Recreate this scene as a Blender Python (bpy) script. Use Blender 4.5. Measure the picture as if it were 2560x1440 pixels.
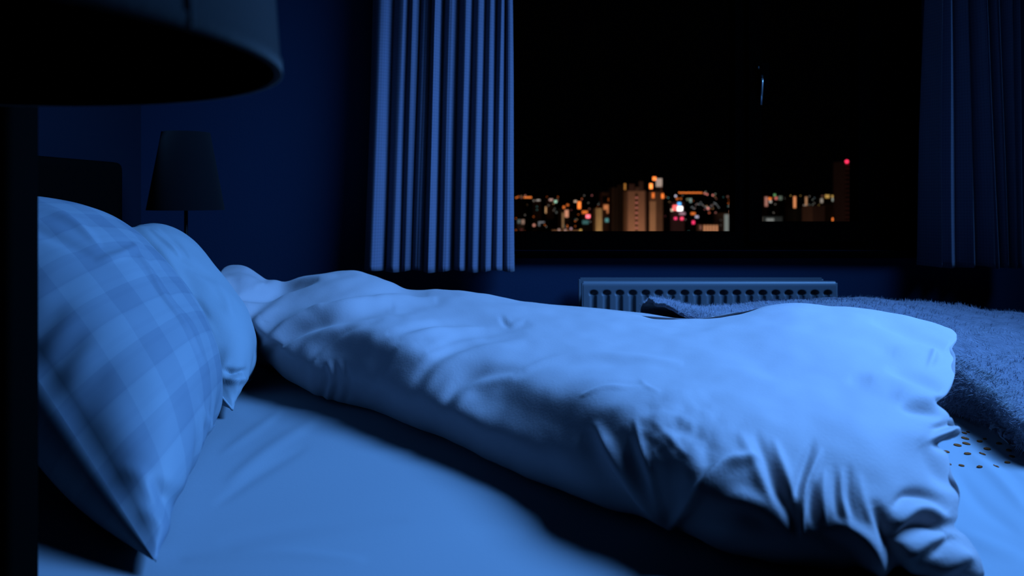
import bpy, bmesh, math, random
import numpy as np
from mathutils import Vector, Matrix, noise

for o in list(bpy.data.objects): bpy.data.objects.remove(o)
C = bpy.context.scene.collection
random.seed(7); np.random.seed(7)
F, CZ, HX, HY = 2000.0, 0.87, 1280.0, 490.0      # lens in pixels, eye height, vanishing point

# ------------------------------------------------------------------ camera, world, light, exposure
cam = bpy.data.cameras.new('camera'); cam_o = bpy.data.objects.new('camera', cam); C.objects.link(cam_o)
cam_o.location = (0, 0, CZ); cam_o.rotation_euler = (math.pi/2, 0, 0)
cam.sensor_width = 36; cam.lens = F/2560*36; cam.shift_y = -(720-HY)/2560
cam.clip_start = 0.05; cam.clip_end = 6000
cam.dof.use_dof = True; cam.dof.focus_distance = 1.35; cam.dof.aperture_fstop = 5.0
bpy.context.scene.camera = cam_o

w = bpy.data.worlds.new('night_sky'); bpy.context.scene.world = w; w.use_nodes = True
w.node_tree.nodes['Background'].inputs[0].default_value = (0.01, 0.012, 0.02, 1)
w.node_tree.nodes['Background'].inputs[1].default_value = 0.01

def spot(name, loc, target, power, color, size_deg, blend, radius):
    l = bpy.data.lights.new(name, 'SPOT'); l.energy = power; l.color = color
    l.spot_size = math.radians(size_deg); l.spot_blend = blend; l.shadow_soft_size = radius
    o = bpy.data.objects.new(name, l); C.objects.link(o); o.location = loc
    o.rotation_euler = (Vector(target)-Vector(loc)).to_track_quat('-Z', 'Y').to_euler()
    return o
# blue lamp of the room, high on the right
spot('blue_key_light', (1.48, 1.14, 2.34), (-0.16, 1.22, 0.62), 660*1.5, (0.115, 0.38, 1.0), 91, 1.0, 0.60)

S = bpy.context.scene
S.view_settings.view_transform = 'Standard'; S.view_settings.look = 'None'
S.view_settings.exposure = 0.0; S.view_settings.gamma = 1; S.view_settings.use_curve_mapping = False

# ------------------------------------------------------------------ materials
KA = 1/1.5
def mat(name, col, rough=0.8, spec=0.3, metal=0.0, bump=None, sheen=0.0, var=None, emit=None, estr=1.0, k=None):
    k = KA if k is None else k
    col = tuple(c*k for c in col); sheen *= k; var = (var[0], tuple(c*k for c in var[1])) if var else None
    m = bpy.data.materials.new(name); m.use_nodes = True
    nt = m.node_tree; b = nt.nodes['Principled BSDF']
    b.inputs['Base Color'].default_value = (*col, 1); b.inputs['Roughness'].default_value = rough
    b.inputs['Specular IOR Level'].default_value = spec; b.inputs['Metallic'].default_value = metal
    if sheen: b.inputs['Sheen Weight'].default_value = sheen
    if emit:
        b.inputs['Emission Color'].default_value = (*emit, 1); b.inputs['Emission Strength'].default_value = estr
    tc = None
    if var or bump: tc = nt.nodes.new('ShaderNodeTexCoord')
    if var:
        n = nt.nodes.new('ShaderNodeTexNoise'); n.inputs['Scale'].default_value = var[0]
        r = nt.nodes.new('ShaderNodeMixRGB'); r.inputs[1].default_value = (*col, 1); r.inputs[2].default_value = (*var[1], 1)
        nt.links.new(tc.outputs['Object'], n.inputs['Vector']); nt.links.new(n.outputs[0], r.inputs[0])
        nt.links.new(r.outputs[0], b.inputs['Base Color'])
    if bump:
        n = nt.nodes.new('ShaderNodeTexNoise'); n.inputs['Scale'].default_value = bump[0]; n.inputs['Detail'].default_value = 4
        bp = nt.nodes.new('ShaderNodeBump'); bp.inputs['Strength'].default_value = bump[1]; bp.inputs['Distance'].default_value = bump[2]
        nt.links.new(tc.outputs['Object'], n.inputs['Vector']); nt.links.new(n.outputs[0], bp.inputs['Height'])
        nt.links.new(bp.outputs[0], b.inputs['Normal'])
    return m

M = {}
M['duvet'] = mat('duvet_cotton', (0.46, 0.40, 0.42), 0.75, 0.25, bump=(260, 0.25, 0.0012), sheen=0.1)
M['sheet'] = mat('sheet_cotton', (0.27, 0.30, 0.34), 0.75, 0.25, bump=(300, 0.2, 0.001))
M['pillow_plain'] = mat('pillow_cotton', (0.30, 0.34, 0.38), 0.7, 0.3, bump=(280, 0.2, 0.001))
M['blanket'] = mat('blanket_wool', (0.20, 0.19, 0.25), 0.95, 0.1, bump=(120, 0.8, 0.004), var=(45, (0.07, 0.07, 0.10)), sheen=0.4)
M['fibre'] = mat('blanket_fibre', (0.26, 0.25, 0.32), 0.9, 0.1, sheen=0.3)
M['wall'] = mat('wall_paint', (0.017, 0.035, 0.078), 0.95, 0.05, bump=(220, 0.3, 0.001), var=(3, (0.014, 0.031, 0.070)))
M['wall_left'] = mat('wall_paint_dimmed', (0.005, 0.009, 0.018), 0.95, 0.03, bump=(220, 0.3, 0.001))  # wall paint darkened to stand in for the dim light on this wall
M['ceiling'] = mat('ceiling_paint', (0.03, 0.03, 0.03), 0.9, 0.1)
M['floor'] = mat('floor_carpet', (0.03, 0.03, 0.035), 0.95, 0.05, bump=(400, 0.5, 0.003), var=(30, (0.02, 0.02, 0.025)))
M['black_frame'] = mat('window_frame_black', (0.0008, 0.0008, 0.0008), 0.9, 0.0)
M['steel'] = mat('handle_steel', (0.75, 0.78, 0.8), 0.3, 0.5, metal=0.9)
M['radiator'] = mat('radiator_enamel', (0.135, 0.15, 0.18), 0.42, 0.4)
M['dark_fabric'] = mat('headboard_fabric', (0.002, 0.002, 0.002), 1.0, 0.0, bump=(500, 0.3, 0.001))
M['dark_wood'] = mat('dark_wood', (0.002, 0.002, 0.002), 0.9, 0.0, var=(8, (0.006, 0.005, 0.005)))
M['shade'] = mat('shade_fabric', (0.0035, 0.0036, 0.0052), 0.9, 0.04, bump=(350, 0.5, 0.001), sheen=0.2, var=(25, (0.002, 0.0022, 0.0036)))
M['shade_small'] = mat('small_shade_fabric', (0.0035, 0.0035, 0.005), 0.95, 0.05, sheen=0.05)
M['shade_in'] = mat('shade_lining', (0.001, 0.001, 0.001), 1.0, 0.0)
M['black_metal'] = mat('lamp_metal', (0.01, 0.01, 0.012), 0.4, 0.3, metal=0.5)
M['mattress'] = mat('mattress_ticking', (0.5, 0.5, 0.5), 0.9, 0.1)
M['gold'] = mat('gold_print', (0.22, 0.06, 0.015), 0.7, 0.05)

def curtain_mat():
    m = mat('curtain_cloth', (0.17, 0.165, 0.24), 0.85, 0.15, sheen=0.15)
    nt = m.node_tree; b = nt.nodes['Principled BSDF']
    uv = nt.nodes.new('ShaderNodeUVMap'); mp = nt.nodes.new('ShaderNodeMapping')
    mp.inputs['Rotation'].default_value = (0, 0, math.radians(45)); mp.inputs['Scale'].default_value = (170, 170, 170)
    v = nt.nodes.new('ShaderNodeTexChecker'); v.inputs['Scale'].default_value = 1
    v.inputs[1].default_value = (0.118, 0.115, 0.168, 1); v.inputs[2].default_value = (0.100, 0.098, 0.143, 1)
    bp = nt.nodes.new('ShaderNodeBump'); bp.inputs['Strength'].default_value = 0.3; bp.inputs['Distance'].default_value = 0.001
    L = nt.links.new
    L(uv.outputs[0], mp.inputs[0]); L(mp.outputs[0], v.inputs[0]); L(v.outputs[0], b.inputs['Base Color'])
    L(v.outputs[1], bp.inputs['Height']); L(bp.outputs[0], b.inputs['Normal'])
    return m
M['curtain'] = curtain_mat()

def plaid_mat():
    m = mat('plaid_satin', (0.76, 0.80, 0.84), 0.6, 0.35)
    nt = m.node_tree; b = nt.nodes['Principled BSDF']; L = nt.links.new
    uv = nt.nodes.new('ShaderNodeUVMap'); sep = nt.nodes.new('ShaderNodeSeparateXYZ'); L(uv.outputs[0], sep.inputs[0])
    def band(sock, freq, duty, off):
        a = nt.nodes.new('ShaderNodeMath'); a.operation = 'MULTIPLY_ADD'; a.inputs[1].default_value = freq; a.inputs[2].default_value = off; L(sock, a.inputs[0])
        f = nt.nodes.new('ShaderNodeMath'); f.operation = 'FRACT'; L(a.outputs[0], f.inputs[0])
        g = nt.nodes.new('ShaderNodeMath'); g.operation = 'LESS_THAN'; g.inputs[1].default_value = duty; L(f.outputs[0], g.inputs[0])
        return g.outputs[0]
    b1 = band(sep.outputs[0], 5.0, 0.5, 0.1); b2 = band(sep.outputs[1], 7.0, 0.5, 0.3); b3 = band(sep.outputs[1], 21.0, 0.25, 0.0)
    s = nt.nodes.new('ShaderNodeMath'); s.operation = 'ADD'; L(b1, s.inputs[0]); L(b2, s.inputs[1])
    s2 = nt.nodes.new('ShaderNodeMath'); s2.operation = 'MULTIPLY_ADD'; s2.inputs[1].default_value = 0.25; L(b3, s2.inputs[0]); L(s.outputs[0], s2.inputs[2])
    s3 = nt.nodes.new('ShaderNodeMath'); s3.operation = 'MULTIPLY'; s3.inputs[1].default_value = 0.45; L(s2.outputs[0], s3.inputs[0])
    mx = nt.nodes.new('ShaderNodeMixRGB'); mx.inputs[1].default_value = (0.170, 0.197, 0.230, 1); mx.inputs[2].default_value = (0.120, 0.143, 0.180, 1)
    L(s3.outputs[0], mx.inputs[0]); L(mx.outputs[0], b.inputs['Base Color'])
    return m
M['plaid'] = plaid_mat()

def glass_mat():
    m = bpy.data.materials.new('window_glass'); m.use_nodes = True; nt = m.node_tree
    for n in list(nt.nodes): nt.nodes.remove(n)
    o = nt.nodes.new('ShaderNodeOutputMaterial'); mx = nt.nodes.new('ShaderNodeMixShader')
    t = nt.nodes.new('ShaderNodeBsdfTransparent'); g = nt.nodes.new('ShaderNodeBsdfGlossy'); f = nt.nodes.new('ShaderNodeFresnel')
    g.inputs['Roughness'].default_value = 0.0; f.inputs[0].default_value = 1.45
    nt.links.new(f.outputs[0], mx.inputs[0]); nt.links.new(t.outputs[0], mx.inputs[1]); nt.links.new(g.outputs[0], mx.inputs[2])
    nt.links.new(mx.outputs[0], o.inputs[0]); return m
M['glass'] = glass_mat()

def bulb_glass():
    return mat('bulb_glass', (0.5, 0.5, 0.5), 0.2, 0.5)

# ------------------------------------------------------------------ helpers
def at(px, py, Y):
    return np.array([(px-HX)*Y/F, Y, CZ-(py-HY)*Y/F])
def tag(o, label=None, cat=None, group=None, kind=None):
    if label: o['label'] = label
    if cat: o['category'] = cat
    if group: o['group'] = group
    if kind: o['kind'] = kind
    return o
def empty(name, loc, label, cat, group=None):
    o = bpy.data.objects.new(name, None); C.objects.link(o); o.location = loc; o.empty_display_size = 0.05
    return tag(o, label, cat, group)
def mesh_obj(name, verts, faces, m, parent=None, smooth=False, uvs=None, mi=None):
    me = bpy.data.meshes.new(name); me.from_pydata([tuple(map(float, v)) for v in verts], [], faces)
    for mm in (m if isinstance(m, (list, tuple)) else [m]): me.materials.append(mm)
    if mi is not None: me.polygons.foreach_set('material_index', mi)
    if uvs is not None:
        ul = me.uv_layers.new(name='UVMap')
        li = np.empty(len(me.loops), dtype=np.int32); me.loops.foreach_get('vertex_index', li)
        ul.data.foreach_set('uv', np.asarray(uvs, dtype=np.float32)[li].ravel())
    if smooth: me.polygons.foreach_set('use_smooth', [True]*len(me.polygons))
    me.update()
    o = bpy.data.objects.new(name, me); C.objects.link(o)
    if parent is not None: attach(o, parent)
    return o
def attach(o, parent):
    o.parent = parent
    o.matrix_parent_inverse = Matrix.Translation(-Vector(parent.location)) if parent.type == 'EMPTY' else Matrix.Identity(4)
def box_vf(lo, hi, off=0):
    x0, y0, z0 = lo; x1, y1, z1 = hi
    v = [(x0,y0,z0),(x1,y0,z0),(x1,y1,z0),(x0,y1,z0),(x0,y0,z1),(x1,y0,z1),(x1,y1,z1),(x0,y1,z1)]
    f = [(0,3,2,1),(4,5,6,7),(0,1,5,4),(1,2,6,5),(2,3,7,6),(3,0,4,7)]
    return v, [tuple(i+off for i in q) for q in f]
def boxes(name, lst, m, parent=None, bevel=0.0, seg=2):
    V, Fc = [], []
    for lo, hi in lst:
        v, f = box_vf(lo, hi, len(V)); V += v; Fc += f
    o = mesh_obj(name, V, Fc, m, parent)
    if bevel:
        bm = bmesh.new(); bm.from_mesh(o.data)
        bmesh.ops.bevel(bm, geom=bm.edges[:], offset=bevel, segments=seg, affect='EDGES', profile=0.6)
        for f in bm.faces: f.smooth = True
        bm.to_mesh(o.data); bm.free()
        o.data.polygons.foreach_set('use_smooth', [True]*len(o.data.polygons))
    return o
def lathe(name, prof, m, center, parent=None, n=64, smooth=True, cap=False):
    V, Fc = [], []
    k = len(prof)
    for i in range(n):
        a = 2*math.pi*i/n
        for r, z in prof: V.append((center[0]+r*math.cos(a), center[1]+r*math.sin(a), center[2]+z))
    for i in range(n):
        j = (i+1) % n
        for q in range(k-1): Fc.append((i*k+q, j*k+q, j*k+q+1, i*k+q+1))
    return mesh_obj(name, V, Fc, m, parent, smooth)
def tube(name, pts, r, m, parent=None, n=10):
    V, Fc = [], []; P = [Vector(p) for p in pts]
    for i, p in enumerate(P):
        d = (P[min(i+1, len(P)-1)]-P[max(i-1, 0)]).normalized()
        a = d.orthogonal().normalized(); b = d.cross(a)
        rr = r[i] if isinstance(r, (list, tuple)) else r
        for j in range(n):
            t = 2*math.pi*j/n; V.append(tuple(p+a*math.cos(t)*rr+b*math.sin(t)*rr))
    for i in range(len(P)-1):
        for j in range(n):
            k = (j+1) % n; Fc.append((i*n+j, i*n+k, (i+1)*n+k, (i+1)*n+j))
    Fc.append(tuple(range(n-1, -1, -1))); Fc.append(tuple((len(P)-1)*n+j for j in range(n)))
    return mesh_obj(name, V, Fc, m, parent, True)

def cr(ctrl, n):          # Catmull-Rom along axis 0; ctrl (k,...)
    k = len(ctrl); t = np.linspace(0, k-1, n); i = np.clip(t.astype(int), 0, k-2); f = (t-i)
    f = f.reshape((-1,)+(1,)*(ctrl.ndim-1))
    p0 = ctrl[np.clip(i-1, 0, k-1)]; p1 = ctrl[i]; p2 = ctrl[i+1]; p3 = ctrl[np.clip(i+2, 0, k-1)]
    return 0.5*((2*p1)+(-p0+p2)*f+(2*p0-5*p1+4*p2-p3)*f**2+(-p0+3*p1-3*p2+p3)*f**3)
def dense(ctrl, nr, nc):
    return np.swapaxes(cr(np.swapaxes(cr(ctrl, nr), 0, 1), nc), 0, 1)
def grid_normals(P):
    du = np.gradient(P, axis=1); dv = np.gradient(P, axis=0)
    n = np.cross(du, dv); l = np.linalg.norm(n, axis=-1, keepdims=True); return n/np.maximum(l, 1e-9)
def grid_faces(nr, nc, closed_r=False, off=0, flip=False):
    f = []
    for r in range(nr if closed_r else nr-1):
        r2 = (r+1) % nr
        for c in range(nc-1):
            q = (off+r*nc+c, off+r*nc+c+1, off+r2*nc+c+1, off+r2*nc+c)
            f.append(q[::-1] if flip else q)
    return f
def stroke_field(P, strokes):
    """height to add at each point from a list of folds (polyline, height, width), drawn as seen from the bed's side"""
    px = HX+F*P[..., 0]/P[..., 1]; py = HY+F*(CZ-P[..., 2])/P[..., 1]
    H = np.zeros(px.shape)
    for s in strokes:
        pts, amp, wd = s[0], s[1], s[2]
        pts = cr(np.array(pts, float), max(8, 5*len(pts))) if len(pts) > 2 else np.array([np.array(pts[0])*(1-t)+np.array(pts[1])*t for t in np.linspace(0, 1, 8)], float)
        seg = np.diff(pts, axis=0); ln = np.hypot(seg[:, 0], seg[:, 1]); cum = np.concatenate([[0], np.cumsum(ln)]); tot = cum[-1]
        best = np.full(px.shape, 1e9); bt = np.zeros(px.shape)
        lo = pts.min(0)-4*wd; hi = pts.max(0)+4*wd
        msk = (px > lo[0]) & (px < hi[0]) & (py > lo[1]) & (py < hi[1])
        if not msk.any(): continue
        X, Y = px[msk], py[msk]; b = np.full(X.shape, 1e9); tt = np.zeros(X.shape)
        for i in range(len(seg)):
            L2 = max(ln[i]**2, 1e-6)
            t = np.clip(((X-pts[i, 0])*seg[i, 0]+(Y-pts[i, 1])*seg[i, 1])/L2, 0, 1)
            d = np.hypot(X-pts[i, 0]-t*seg[i, 0], Y-pts[i, 1]-t*seg[i, 1])
            m2 = d < b; b[m2] = d[m2]; tt[m2] = ((cum[i]+t*ln[i])/tot)[m2]
        taper = np.sin(np.pi*np.clip(tt*0.94+0.03, 0, 1))**0.6
        ww = wd*(0.6+0.4*taper)
        H[msk] += amp*taper*np.exp(-(b/ww)**2)
    return H
def fbm(P, scale, octaves=3, seed=0.0, sq=(1, 1, 1)):
    out = np.empty(P.shape[:-1]); fl = P.reshape(-1, 3); r = out.reshape(-1)
    for i, p in enumerate(fl):
        v = Vector((p[0]*scale*sq[0]+seed, p[1]*scale*sq[1]+seed, p[2]*scale*sq[2]))
        r[i] = noise.fractal(v, 1.0, 2.0, octaves)
    return out

# ------------------------------------------------------------------ the room
WY, WT = 2.20, 0.22             # window wall
LX, RX, BY, CH = -1.02, 3.0, -1.6, 2.55
def st(o): o['kind'] = 'structure'; return o
wx0, wx1, wz0, wz1 = (1225-HX)*WY/F, (2318-HX)*WY/F, CZ-(628-HY)*WY/F, 2.15
st(boxes('wall_front', [((LX-.2, WY, 0), (wx0, WY+WT, CH)), ((wx1, WY, 0), (RX+.2, WY+WT, CH)),
                        ((wx0, WY, 0), (wx1, WY+WT, wz0)), ((wx0, WY, wz1), (wx1, WY+WT, CH))], M['wall']))
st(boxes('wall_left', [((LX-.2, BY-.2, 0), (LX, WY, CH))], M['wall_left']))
st(boxes('wall_right', [((RX, BY-.2, 0), (RX+.2, WY, CH))], M['wall']))
st(boxes('wall_back', [((LX, BY-.2, 0), (RX, BY, CH))], M['wall']))
st(boxes('floor', [((LX-.2, BY-.2, -.1), (RX+.2, WY+WT, 0))], M['floor']))
st(boxes('ceiling', [((LX-.2, BY-.2, CH), (RX+.2, WY+WT, CH+.1))], M['ceiling']))
st(boxes('baseboard_front', [((LX+.012, WY-.012, 0), (RX, WY, .08))], M['dark_wood']))
st(boxes('baseboard_left', [((LX, BY, 0), (LX+.012, WY-.012, .08))], M['dark_wood']))

# window: fixed pane at the left, opening sash at the right
FYn, FYf = WY+0.03, WY+0.09
def wx(px, Y=FYn): return (px-HX)*Y/F
def wz(py, Y=FYn): return CZ-(py-HY)*Y/F
win = tag(bpy.data.objects.new('window_1', None)); C.objects.link(win); win.location = ((wx0+wx1)/2, FYn, wz0); win['kind'] = 'structure'
zb, ztp = wz0, wz1
xl, xm0, xm1, xr = wx0, wx(1838), wx(1868), wx1
fr = boxes('window_frame', [((xl, FYn, zb), (xl+.05, FYf, ztp)), ((xm0, FYn, zb), (xm1, FYf, ztp)), ((xr-.145, FYn, zb), (xr, FYf, ztp)),
     ((xl+.05, FYn, zb), (xm0, FYf, wz(580))), ((xm1, FYn, zb), (xr-.145, FYf, wz(605))), ((xl+.05, FYn, ztp-.06), (xm0, FYf, ztp)), ((xm1, FYn, ztp-.06), (xr-.145, FYf, ztp))], M['black_frame'], win)
sx0, sx1, sz0, sz1 = xm1+.002, xr-.147, wz(605)+.002, ztp-.062
p0, p1, pb = wx(1905, FYn-.01), wx(2147, FYn-.01), wz(555, FYn-.01)
sa = boxes('window_sash', [((sx0, FYn-.01, sz0), (p0, FYf-.01, sz1)), ((p1, FYn-.01, sz0), (sx1, FYf-.01, sz1)),
      ((p0, FYn-.01, sz0), (p1, FYf-.01, pb)), ((p0, FYn-.01, sz1-.06), (p1, FYf-.01, sz1))], M['black_frame'], win)
boxes('glass_pane', [((xl+.05, FYf-.03, wz(580)), (xm0, FYf-.026, ztp-.06))], M['glass'], win)
boxes('glass_pane', [((p0, FYf-.035, pb), (p1, FYf-.031, sz1-.06))], M['glass'], win)
st(boxes('trim_1', [((wx0-.0, WY-.02, wz0-.018), (wx1, FYn, wz0))], M['black_frame'], bevel=.003))
# espagnolette handle on the sash: rose, boss, lever
hw = bpy.data.objects.new('handle', None)
hy = FYn-.012
hr = boxes('handle_rose', [((wx(1895), hy-.006, wz(240)), (wx(1917), hy, wz(160)))], M['black_frame'], win, bevel=.002)
tube('handle_neck', [at(1905, 190, hy-.006), at(1905, 193, hy-.040), at(1905.5, 198, hy-.046)], .0036, M['black_metal'], win, 12)
lv = tube('handle_lever', [at(1905.5, 197, hy-.046), at(1906, 205, hy-.050), at(1905, 228, hy-.050), at(1903, 262, hy-.049)], [.0030, .0026, .0026, .0024], M['steel'], win, 12); lv['label'] = 'slim chrome lever'
for py in (168,):
    c = at(1896, py+2, hy-.004); lathe('handle_screw', [(0.0001, .006), (.003, .003), (.003, -.003)], M['black_metal'], c, win, 12)

# ------------------------------------------------------------------ bed
ZB = 0.50; MX0, MX1, MY0, MY1 = -0.90, 1.22, 0.725, 1.88
bed = empty('bed', (0.1, 1.3, 0), 'dark upholstered bed with a high black headboard and side wing under the white linen', 'bed')
boxes('bed_frame', [((MX0-.02, MY0+.01, .09), (MX1+.03, MY1+.02, .26))], M['dark_fabric'], bed, bevel=.012)
boxes('headboard', [((LX+.02, .66, .05), (MX0-.02, 1.90, (.95)))], M['dark_fabric'], bed, bevel=.02, seg=3)
boxes('headboard_wing', [((MX0-.018, .665, .05), (-.609*.685, .708, 1.02))], M['dark_fabric'], bed, bevel=.006, seg=2)
for x in (MX0+.06, MX1-.05):
    for y in (MY0+.08, MY1-.06):
        tube('leg', [(x, y, 0), (x, y, .092)], [.018, .026], M['dark_wood'], bed, 12)
mt = tag(boxes('mattress', [((MX0, MY0+.005, .262), (MX1, MY1-.005, ZB-.012))], M['mattress'], bevel=.03, seg=3),
         'thick pale mattress under the fitted sheet, bearing all the bedding', 'mattress')

sheet_strokes = [
 ([(575,1200),(680,1120),(790,1050)], .0030, 16), ([(560,1130),(640,1075),(700,1030)], .0022, 12), ([(545,1260),(640,1190),(760,1120)], -.0020, 14),
 ([(600,1375),(900,1340),(1300,1330)], .0018, 20), ([(560,1350),(800,1310),(1000,1300)], -.0015, 18),
 ([(470,1400),(700,1385),(900,1400)], .0025, 14), ([(2420,1130),(2500,1200),(2570,1280)], .004, 16), ([(2390,1180),(2450,1260),(2540,1330)], -.003, 18),
 ([(2440,1020),(2500,1090),(2560,1130)], .004, 18), ([(2400,1060),(2470,1130),(2560,1210)], -.002, 14), ([(2400,1330),(2480,1370),(2560,1400)], .004, 20)]
def sheet_z(x, y):
    x = np.asarray(x, float); y = np.asarray(y, float)
    return ZB+.0020*np.sin(7*x+5*y)+.0012*np.sin(15*x-11*y+1)
NX, NYs = 560, 380
xs = np.linspace(MX0-.004, MX1+.006, NX); ys = np.linspace(MY0-.004, MY1+.004, NYs)
XX, YY = np.meshgrid(xs, ys); ZZ = sheet_z(XX, YY)
PS = np.stack([XX, YY, ZZ], -1); PS[..., 2] += stroke_field(PS, sheet_strokes)
SH = PS[..., 2].copy()
rim = np.minimum.reduce([XX-xs[0], xs[-1]-XX, YY-ys[0], ys[-1]-YY])
PS[..., 2] -= .05*np.clip(1-rim/.035, 0, 1)**2.5
# skirt of the fitted sheet
sk = []
V = PS.reshape(-1, 3).tolist(); FS = grid_faces(NYs, NX)
ring = [r*NX for r in range(NYs-1, 0, -1)] + list(range(NX)) + [r*NX+NX-1 for r in range(1, NYs)] + [(NYs-1)*NX+c for c in range(NX-2, 0, -1)]
base = len(V); n = len(ring)
for i in ring: V.append((V[i][0], V[i][1], .285))
for i in range(n):
    j = (i+1) % n; FS.append((ring[i], ring[j], base+j, base+i)[::-1])
sheet = tag(mesh_obj('fitted_sheet', V, FS, M['sheet'], None, True), 'smooth white fitted sheet with a ring of gold dots at the foot side, lit blue', 'bed sheet')
# printed gold dots of the sheet
dots = [(2413,1091,9,5),(2394,1109,9,4.5),(2366,1126,7.5,4),(2416,1104.5,9,4),(2419,1132,8,4),(2456,1129,7.5,4),(2468,1115,8,3),(2411,1077.5,6,2),(2379,1079,5,2),(2371,1090,4,2),
        (2449,1096.5,6.5,2.2),(2497,1106.5,6,2),(2522,1123,6,2),(2529.5,1137,6.5,3),(2518.5,1151,6.5,3),(2490.5,1162,6.5,3.5),(2449,1167,6.5,4),(2404,1161,6.5,4),(2462,1092.5,4,1.2),(2420,1074.5,4,1.2),(2372,1158,6,3.5)]
dV = {}
for (px, py, rx_, ry_) in dots:
    Y = (CZ-ZB)*F/(py-HY); c = at(px, py, Y); r = rx_*Y/F*0.92
    n = 20; vv, ff = [], []
    def sz(x, y):
        i = int(np.clip(np.searchsorted(xs, x), 0, NX-1)); j = int(np.clip(np.searchsorted(ys, y), 0, NYs-1)); return SH[j, i]
    vv.append((c[0], c[1], sz(c[0], c[1])+.0014))
    for k in range(n):
        a = 2*math.pi*k/n; x, y = c[0]+r*math.cos(a), c[1]+r*1.25*math.sin(a); vv.append((x, y, sz(x, y)+.0012))
    for k in range(n):
        a = 2*math.pi*k/n; x, y = c[0]+r*math.cos(a)*1.02, c[1]+r*1.27*math.sin(a); vv.append((x, y, sz(x, y)-.0004))
    for k in range(n):
        k2 = (k+1) % n; ff.append((0, 1+k, 1+k2)); ff.append((1+k, 1+n+k, 1+n+k2, 1+k2))
    mesh_obj('printed_dot', vv, ff, M['gold'], sheet)

# ------------------------------------------------------------------ duvet
D = [
 [(572,765,1.70),(562,742,1.66),(553,715,1.66),(549,697,1.68),(551,682,1.73),(562,674,1.80)],
 [(650,885,1.62),(632,845,1.57),(612,795,1.56),(600,750,1.60),(598,710,1.68),(612,669,1.78)],
 [(765,978,1.47),(738,918,1.445),(715,865,1.46),(702,800,1.53),(695,752,1.63),(700,711,1.77)],
 [(900,1022,1.38),(882,955,1.345),(866,885,1.38),(858,805,1.44),(858,738,1.60),(862,677,1.76)],
 [(1060,1085,1.24),(1042,1010,1.205),(1022,925,1.25),(1010,840,1.33),(1005,775,1.525),(1005,721,1.74)],
 [(1240,1165,1.09),(1226,1085,1.066),(1203,990,1.133),(1170,885,1.258),(1145,795,1.50),(1120,727,1.70)],
 [(1430,1250,.975),(1415,1165,.945),(1392,1065,.985),(1370,945,1.08),(1350,845,1.33),(1330,760,1.62)],
 [(1645,1345,.885),(1632,1250,.835),(1610,1120,.845),(1590,980,.945),(1560,865,1.22),(1540,785,1.52)],
 [(1840,1425,.815),(1828,1320,.77),(1810,1180,.785),(1790,1010,.89),(1765,885,1.13),(1750,801,1.42)],
 [(2050,1440,.79),(2035,1330,.755),(2015,1190,.78),(2000,1030,.87),(1990,890,1.06),(1980,775,1.34)],
 [(2265,1460,.775),(2240,1350,.755),(2220,1210,.78),(2210,1040,.86),(2205,905,1.03),(2200,793,1.28)],
 [(2445,1475,.765),(2378,1275,.80),(2362,1130,.86),(2350,1010,.93),(2368,920,1.04),(2378,832,1.22)]]
backz = [.60,.60,.59,.60,.59,.60,.61,.606,.565,.55,.55,.53]
cols = []
for ci, col in enumerate(D):
    pts = [at(*p) for p in col]
    for p in pts: p[2] = max(p[2], ZB+.006)
    B, R = pts[0], pts[-1]
    under = B+np.array([.01, .07, 0]); under[2] = ZB+.006
    yb = 1.86 if ci < 9 else R[1]+.17
    bk1 = R+np.array([.0, .05, -.008]) if R[1] < 1.7 else R+np.array([0, .03, -.01])
    bk2 = np.array([bk1[0]+.02, (bk1[1]+yb)/2+.02, (bk1[2]+backz[ci])/2]) if ci < 9 else np.array([bk1[0], R[1]+.12, backz[ci]])
    bk3 = np.array([bk2[0]+.01, yb+.0, backz[ci]-.04])
    bk4 = np.array([bk3[0], yb-.02, ZB+.006])
    cols.append([under]+pts+[bk1, bk2, bk3, bk4])
A = np.array(cols)                       # (12, 11, 3)
def cap(c, k, push):
    ctr = c.mean(0); ctr[2] = ctr[2]*.5+.5*(ZB+.03)
    q = ctr+(c-ctr)*k; q[:, 0] += push; return q
A = np.concatenate([[cap(A[0], .1, .02)], [cap(A[0], .75, .0)], A, [cap(A[-1], .9, -.004)], [cap(A[-1], .35, -.04)], [cap(A[-1], .05, -.06)]], 0)
A = np.swapaxes(A, 0, 1)                 # rows, cols
NR, NC = 300, 620
P = dense(A, NR, NC); N = grid_normals(P)
if (N[NR//3, NC//2, 2] < 0): N = -N
rowv = np.linspace(0, 10, NR)[:, None]
vis = np.clip((rowv-.6)/.5, 0, 1)*np.clip((7.0-rowv)/.6, 0, 1)
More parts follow.
